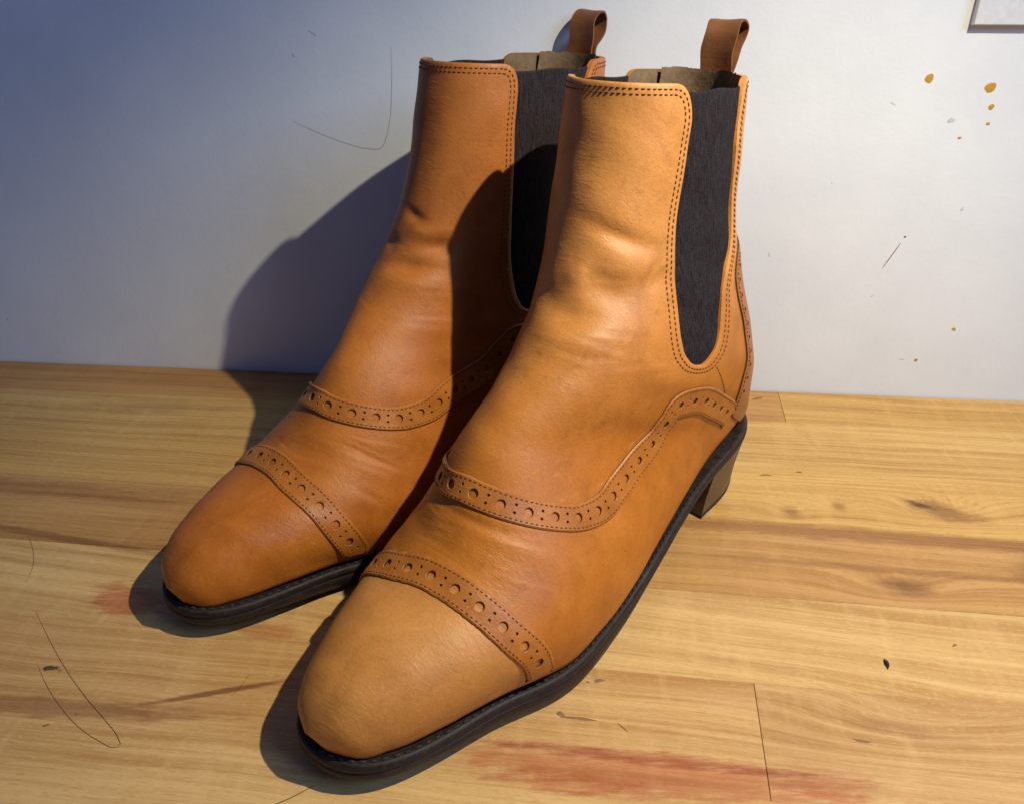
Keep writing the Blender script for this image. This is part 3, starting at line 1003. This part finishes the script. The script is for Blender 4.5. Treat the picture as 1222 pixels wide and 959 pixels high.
    on /= np.linalg.norm(on, axis=1)[:, None]
    over = np.interp(lp[:, 0], [0, .05, .10, .16, .22, .27, .29], [.0030, .0022, .0016, .0030, .0040, .0044, .0046])
    nl = len(lp)
    def loft(profile, cap_top=False, cap_bot=False):
        """profile: list of (outward offset relative to overhang edge, z function of (x))"""
        V, F = [], []
        for offf, zf in profile:
            xy = lp + on * (over + offf)[:, None]
            z = zf(lp[:, 0])
            V += [(xy[q, 0], xy[q, 1], z[q]) for q in range(nl)]
        for r in range(len(profile) - 1):
            for q in range(nl):
                w = (q + 1) % nl
                F.append((r * nl + q, (r + 1) * nl + q, (r + 1) * nl + w, r * nl + w))
        if cap_bot:
            b = (len(profile) - 1) * nl
            F.append(tuple(b + q for q in range(nl - 1, -1, -1)))
        return V, F
    wzf = lambda x: np.interp(x, [.05, .12], [.0026, .0036])
    V, F = loft([(-.012, lambda x: zt(x) - .0002), (-.0034, lambda x: zt(x) - .0001), (-.0022, lambda x: zt(x) + .0003), (-.0010, lambda x: zt(x) + .0002), (-.0003, lambda x: zt(x) - .0005), (0, lambda x: zt(x) - .0014),
                 (0, lambda x: zt(x) - wzf(x) + .0006), (-.0007, lambda x: zt(x) - wzf(x)), (-.006, lambda x: zt(x) - wzf(x))])
    F = [tuple(reversed(f)) for f in F] if False else F
    part('welt', V, F, M_welt, sharp=50)
    lowz = lambda x: np.minimum(zb(x), zt(x) - wzf(x) - .0012)
    V, F = loft([(-.006, lambda x: zt(x) - wzf(x) + .0001), (-.0004, lambda x: zt(x) - wzf(x) + .0001), (.0001, lambda x: zt(x) - wzf(x) - .0005), (.0000, lambda x: .5 * (zt(x) - wzf(x) + lowz(x))),
                 (-.0006, lambda x: lowz(x) + .0008), (-.0016, lambda x: lowz(x)), (-.010, lambda x: lowz(x)), (-.022, lambda x: lowz(x))], cap_bot=True)
    part('outsole', V, F, M_sole, sharp=50)
    # welt stitching
    wv, wf = [], []
    xy = lp + on * (over - .0021)[:, None]
    ring3 = np.concatenate([xy, zt(lp[:, 0])[:, None] + .0004], 1)
    ring3 = np.concatenate([ring3, ring3[:1]])
    L = np.r_[0, np.cumsum(np.linalg.norm(np.diff(ring3, axis=0), axis=1))]
    t = 0.0
    while t < L[-1] - .003:
        a, b = t, t + .0029 * rnd.uniform(.9, 1.1)
        pa = np.array([np.interp(a, L, ring3[:, q]) for q in range(3)]); pb = np.array([np.interp(b, L, ring3[:, q]) for q in range(3)])
        if pa[0] > .07: tube_cap(wv, wf, pa, pb, np.array([0, 0, 1.0]), .00055)
        t += .0040
    V, F = fix(wv, wf)
    wo = mesh_obj('welt_stitching', V, F, M_wthread, root); wo["kind"] = 'stuff'
    # ---------------- heel
    XB = .060
    sel = [q for q in range(nl) if lp[q, 0] < XB]
    # order starting from outer breast corner round the back
    st0 = [q for q in sel if (q - 1) % nl not in sel][0]
    order = [(st0 + q) % nl for q in range(len(sel))]
    base = lp[order] + on[order] * (over[order] - .0002)[:, None]
    a, b = base[-1], base[0]
    breast = [a + (b - a) * u + np.array([-.004 * math.sin(u * PI), 0]) for u in np.linspace(0, 1, 14)[1:-1]]
    poly = np.concatenate([base, breast]); ctr_ = poly.mean(0); npz = len(poly)
    H0 = zb(poly[:, 0])
    def heel_rings(levels):
        V, F = [], []
        for u, sc_, shift in levels:          # u: 0 bottom .. 1 top
            for q in range(npz):
                p = ctr_ + (poly[q] - ctr_) * np.array([sc_, sc_ - .015 * (1 - u)])
                V.append((p[0] + shift, p[1], u if u < 0 else (H0[q] + .0003) * u))
        for r in range(len(levels) - 1):
            for q in range(npz):
                w = (q + 1) % npz
                F.append((r * npz + q, r * npz + w, (r + 1) * npz + w, (r + 1) * npz + q))
        F.append(tuple(range(npz - 1, -1, -1))); F.append(tuple((len(levels) - 1) * npz + q for q in range(npz)))
        return V, F
    V, F = heel_rings([(.09, .925, .0018), (.45, .94, .0010), (.8, .975, .0003), (1.0, .998, 0)])
    heel = part('heel', V, F, M_heel, sharp=40)
    V, F = heel_rings([(0.0, .905, .002), (.012, .925, .002), (.085, .932, .0019), (.093, .925, .0018)])
    part('heel_cap', V, F, M_heelcap, parent=heel, sharp=40)
    for o in root.children_recursive:
        if o.type == 'MESH' and o.name.split('.')[0] in ('welt', 'outsole', 'heel', 'heel_cap', 'lining', 'pull_tab'):
            bm = bmesh.new(); bm.from_mesh(o.data); bmesh.ops.recalc_face_normals(bm, faces=bm.faces); bm.to_mesh(o.data); bm.free()
    return root

TOE = .281
def heel_point(toe, ang):
    return (toe[0] - TOE * math.cos(ang), toe[1] - TOE * math.sin(ang), 0.0)
A_N = math.radians(232.9989); A_F = math.radians(230.9947)
# creases: amplitude, s, theta, half lengths along/across (cm), rotation
W_NEAR = [(-.0024, .238, 2.70, .85, 1.2, .3), (-.0018, .170, 2.66, .42, 1.5, .32), (.0010, .205, 2.62, .9, 1.3, .3), (-.0014, .277, 2.95, .7, 1.3, -.15),
          (-.0009, .262, 3.36, .7, 1.0, 0), (.0016, .305, 2.9, .9, 2.2, -.2), (.0012, .225, 3.05, .6, .6, 0), (-.0012, .222, 2.36, .5, .9, -.3),
          (.0010, .13, 2.9, 1.2, 2.0, 0), (-.0006, .64, 2.9, .35, 1.6, .1), (.0004, .66, 2.7, .5, 1.5, .1)]
W_FAR = [(-.0026, .292, 2 * PI - 3.367 + 0, .5, .9, .25), (-.0026, .253, 2 * PI - 3.623, .5, 1.0, .25), (-.0014, .213, 2 * PI - 3.196, .3, .9, -.3), (.0014, .320, 2 * PI - 3.45, .7, 1.6, .2),
         (-.0007, .668, 2 * PI - 3.84, .15, 1.1, -.25), (.0003, .690, 2 * PI - 3.80, .4, 1.2, -.25), (-.0006, .735, 2 * PI - 4.10, .18, .6, -.2), (-.0004, .655, 2 * PI - 3.80, .10, .8, -.25), (-.0012, .262, 3.36, .45, .7, 0),
         (.0012, .235, 2 * PI - 3.35, .5, .9, .2)]
# in the far boot the inner side faces us: thetas above are given mirrored back
W_FAR = [(a, s, (2 * PI - t), rs, rt, r) for a, s, t, rs, rt, r in W_FAR]

def flex(seed, n, s0, s1, t0, t1, amp):
    r = random.Random(seed); out = []
    for _ in range(n):
        a = amp * r.uniform(.5, 1.2); s_ = r.uniform(s0, s1); t_ = r.uniform(t0, t1); ro = r.uniform(-.28, .28); L_ = r.uniform(.5, 1.4)
        out.append((-a, s_, t_, .085, L_, ro)); out.append((a * .6, s_ + .006, t_, .10, L_, ro))
    return out
W_NEAR += flex(1, 9, .63, .715, 2.3, 3.5, .00018) + flex(2, 12, .20, .34, 2.35, 3.3, .00022)
W_FAR += flex(3, 10, .63, .725, 2.9, 4.1, .00022) + flex(4, 12, .21, .40, 3.0, 3.9, .00020)

near_boot = build_boot('tan ankle boot in front, its outer side and paler toe cap fully lit',
                       heel_point((-.06716, .18341), A_N), A_N, False, W_NEAR,
                       dict(upper=M_upper, cap=M_cap, band=M_band, rag=1.0, lift=(3.45, .22, .0018)), 11)
far_boot = build_boot('tan ankle boot behind, its shaft half covered by the other boot\'s shadow',
                      heel_point((-.14072, .25567), A_F), A_F, True, W_FAR,
                      dict(upper=M_upper2, cap=M_cap2, band=M_band, rag=.25, lift=(2.85, .22, .0015), lean=.015), 23)

# ------------------------------------------------------------------ wall plate, paint drips, hairs, crumbs
def plain(name, col, rough=.5, spec=.4):
    k = NT(name)
    n = k.noise(k.obj(), 260, 4, .6)
    k.base(k.mix(n, tuple(x * .82 for x in col), tuple(min(1, x * 1.12) for x in col)))
    k.rough(rough); k.spec(spec)
    return k.m
M_plate = plain('white_plastic', (.72, .73, .74), .4)
M_drip = plain('ochre_paint', (.52, .27, .03), .6, .3)
M_hair = plain('dark_hair', (.055, .032, .018), .5)
M_wallhair = plain('pale_brown_hair', (.30, .22, .18), .7)
M_dark = plain('black_crumb', (.012, .011, .014), .6)
M_mark = plain('brown_residue', (.25, .125, .05), .7)
M_grey = plain('grey_scuff', (.55, .54, .54), .8)

def rounded_box(name, x0, x1, z0, z1, y0, y1, mat, parent, bv):
    """box in the wall frame, y0 at the wall, y1 (negative) towards the room, rounded front rim"""
    V, F = [], []
    steps = [(0, 0), (1, 0)] 
    prof = [(0.0, y0), (0.0, y1 + bv)] + [(bv * (1 - math.cos(a)), y1 + bv * (1 - math.sin(a))) for a in (PI / 6, PI / 3, PI / 2)]
    for inn, y in prof:
        V += [(x0 + inn, y, z0 + inn), (x1 - inn, y, z0 + inn), (x1 - inn, y, z1 - inn), (x0 + inn, y, z1 - inn)]
    n = len(prof)
    for r in range(n - 1):
        for q in range(4):
            w = (q + 1) % 4
            F.append((r * 4 + q, r * 4 + w, (r + 1) * 4 + w, (r + 1) * 4 + q))
    F.append(tuple((n - 1) * 4 + q for q in range(4)))
    return mesh_obj(name, V, F, mat, parent, True, 30)

c = math.cos(wall_ang)
plate = empty('wall_plate', (0, WALL_Y0, 0), wall_ang)
tag(plate, 'corner of a white plastic plate fixed high on the wall at right', 'wall plate')
rounded_box('backplate', .2468 / c, .3690 / c, .2268, .3250, 0, -.0046, M_plate, plate, .0009)
rounded_box('cover', .2800 / c, .3400 / c, .2560, .2960, -.0045, -.0058, M_plate, plate, .0008)

def blob_mesh(name, centre, u, v, n, ru, rv, h, mat, parent, seed, seg=18, wob=.18, rings=4):
    r = random.Random(seed)
    ph = [r.uniform(0, 2 * PI) for _ in range(3)]
    V, F = [], []
    for q in range(rings):
        a = q / rings * PI / 2
        for m in range(seg):
            t = 2 * PI * m / seg
            k = 1 + wob * (math.sin(2 * t + ph[0]) * .5 + math.sin(3 * t + ph[1]) * .35 + math.sin(5 * t + ph[2]) * .2)
            p = centre + u * (ru * k * math.cos(a) * math.cos(t)) + v * (rv * k * math.cos(a) * math.sin(t)) + n * (h * math.sin(a))
            V.append(p)
    V.append(centre + n * h)
    for q in range(rings - 1):
        for m in range(seg):
            w = (m + 1) % seg
            F.append((q * seg + m, q * seg + w, (q + 1) * seg + w, (q + 1) * seg + m))
    for m in range(seg):
        F.append(((rings - 1) * seg + m, (rings - 1) * seg + (m + 1) % seg, rings * seg))
    o = mesh_obj(name, V, F, mat, parent)
    bm = bmesh.new(); bm.from_mesh(o.data); bmesh.ops.recalc_face_normals(bm, faces=bm.faces); bm.to_mesh(o.data); bm.free()
    return o

EX, EZ, EN = Vector((1, 0, 0)), Vector((0, 0, 1)), Vector((0, -1, 0))
for i, (x, z, ru, rv) in enumerate([(.2324, .1995, .0032, .0031), (.2662, .1951, .0037, .0037), (.2695, .1849, .0021, .0021), (.2702, .1759, .0014, .0013),
                                    (.2568, .1679, .0014, .0011), (.2841, .0496, .0017, .0014), (.2661, .0267, .0015, .0015), (.2848, .0488, .0008, .0007)]):
    blob_mesh('paint_drop', wl(x, z, -.0001), EX, EZ, EN, ru * .88, rv * .88, .00022, M_drip, wall, i)
for i, (x, z, ru, rv, rot) in enumerate([(.2570, .0269, .0022, .0006, .1), (.1610, .0958, .0006, .0024, .25), (.1909, .1408, .0006, .0006, 0), (-.1150, .2203, .0036, .0007, -.6), (-.128, .2085, .0007, .0018, .3),
                                         (.2497, .1774, .0022, .0020, .2), (.2160, .186, .0026, .0006, -.5), (-.3600, .033, .0006, .002, 0), (.229, .0705, .0016, .0005, .8), (.2690, .1270, .0010, .0016, 0)]):
    u = Vector((math.cos(rot), 0, math.sin(rot))); w = Vector((-math.sin(rot), 0, math.cos(rot)))
    blob_mesh('scuff_mark', wl(x, z, -.00005), u, w, EN, ru, rv, .00012, M_grey, wall, 40 + i, seg=12, wob=.35, rings=2)

def strand(name, P, r, mat, parent=None, taper=.5):
    P = smooth_path(np.array(P), .0025)
    n = len(P); V, F = [], []
    for q in range(n):
        t = P[min(q + 1, n - 1)] - P[max(q - 1, 0)]; t = Vector(t).normalized()
        a = t.cross(Vector((0, .3, 1))).normalized(); b = t.cross(a)
        rr = r * (1 - taper * abs(2 * q / (n - 1) - 1) ** 3)
        for m in range(5):
            an = 2 * PI * m / 5
            V.append(Vector(P[q]) + a * rr * math.cos(an) + b * rr * math.sin(an))
    for q in range(n - 1):
        for m in range(5):
            w = (m + 1) % 5
            F.append((q * 5 + m, q * 5 + w, (q + 1) * 5 + w, (q + 1) * 5 + m))
    return mesh_obj(name, V, F, mat, parent)

def table_strand(pts, r, label, z=.00010):
    o = strand('loose_hair', [(x, y, z + (.00012 if 0 < i < len(pts) - 1 else 0)) for i, (x, y) in enumerate(pts)], r, M_hair)
    return tag(o, label, 'hair', 'loose hairs')
table_strand([(-.2148, .2684), (-.1994, .2507), (-.1842, .2344), (-.1686, .2195), (-.1561, .2087), (-.1490, .2019), (-.1466, .1979), (-.1486, .1975), (-.1548, .2001), (-.1657, .2064), (-.1792, .2174), (-.1916, .2300), (-.1990, .2389)],
               .00010, 'long dark hair folded into a narrow hook on the table at lower left')
table_strand([(-.2468, .3222), (-.2373, .3091), (-.2316, .2966), (-.2301, .2878)], .00006, 'faint short curved hair on the table at far left')
table_strand([(-.1082, .2331), (-.1097, .2266), (-.1119, .2215)], .00007, 'short straight hair on the table left of the front boot toe')
table_strand([(-.0705, .1820), (-.0743, .1793), (-.0795, .1761), (-.0847, .1739)], .00014, 'short dark hair at the bottom edge below the front boot toe')
hw = strand('loose_hair', [tuple(Vector((x, WALL_Y0 + WALL_K * x - .0004, z))) for x, z in [(-.0695, .214), (-.0706, .1936), (-.0730, .1748), (-.0765, .1625), (-.0795, .1570), (-.0879, .1564), (-.1006, .1592), (-.1157, .1644), (-.1329, .1720)]], .00007, M_wallhair)
tag(hw, 'thin brown hair stuck to the wall in a hook left of the rear boot', 'hair', 'loose hairs')
sc = strand('scratch_mark', [tuple(wl(x, z, .0001)) for x, z in [(.2312, .0892), (.2343, .0958), (.2385, .1055)]], .00028, plain('rust_scratch', (.30, .13, .07), .8), wall)
blob_mesh('scratch_mark', wl(.2402, .1093), EX, EZ, EN, .0009, .0006, .0002, M_mark, wall, 77)

TX, TY, TN = Vector((1, 0, 0)), Vector((0, 1, 0)), Vector((0, 0, 1))
ck = blob_mesh('dark_crumb', Vector((.1565, .2380, .0001)), Vector((.25, .97, 0)), Vector((.97, -.25, 0)), TN, .0027, .0009, .0012, M_dark, None, 5, wob=.4)
tag(ck, 'tiny black crumb on the pale stave right of the front boot', 'crumb')
ck = blob_mesh('leaf_fragment', Vector((-.1918, .2358, .0001)), Vector((.97, .2, 0)), Vector((-.2, .97, 0)), TN, .0030, .0013, .0005, plain('dry_leaf', (.075, .048, .02), .7), None, 9, wob=.4)
tag(ck, 'tiny dry brown leaf fragment beside the folded hair', 'leaf fragment')
for i, (x, y, ru, rv, rot) in enumerate([(.0257, .2107, .0062, .0008, -.12), (.0190, .2128, .0016, .0012, 0), (.0356, .2292, .0024, .0009, -.05), (.0310, .2285, .0008, .0005, 0), (.0425, .2065, .0026, .0004, -.8),
                                         (-.1880, .2352, .0010, .0005, .3), (-.1868, .2343, .0008, .0004, .1), (-.1790, .2075, .0012, .0006, .2), (-.1695, .2125, .0014, .0005, 0), (.1320, .2005, .0038, .0006, -.15),
                                         (.2010, .2100, .0009, .0007, 0), (.190, .2485, .0011, .0006, .6), (.1650, .4690, .0036, .0012, .25), (.145, .378, .0030, .0006, 0), (.165, .381, .0022, .0005, 0)]):
    u = Vector((math.cos(rot), math.sin(rot), 0)); w = Vector((-math.sin(rot), math.cos(rot), 0))
    blob_mesh('residue_mark', Vector((x, y, .0001)), u, w, TN, ru, rv, .00022, M_mark, table, 60 + i, seg=14, wob=.4, rings=2)
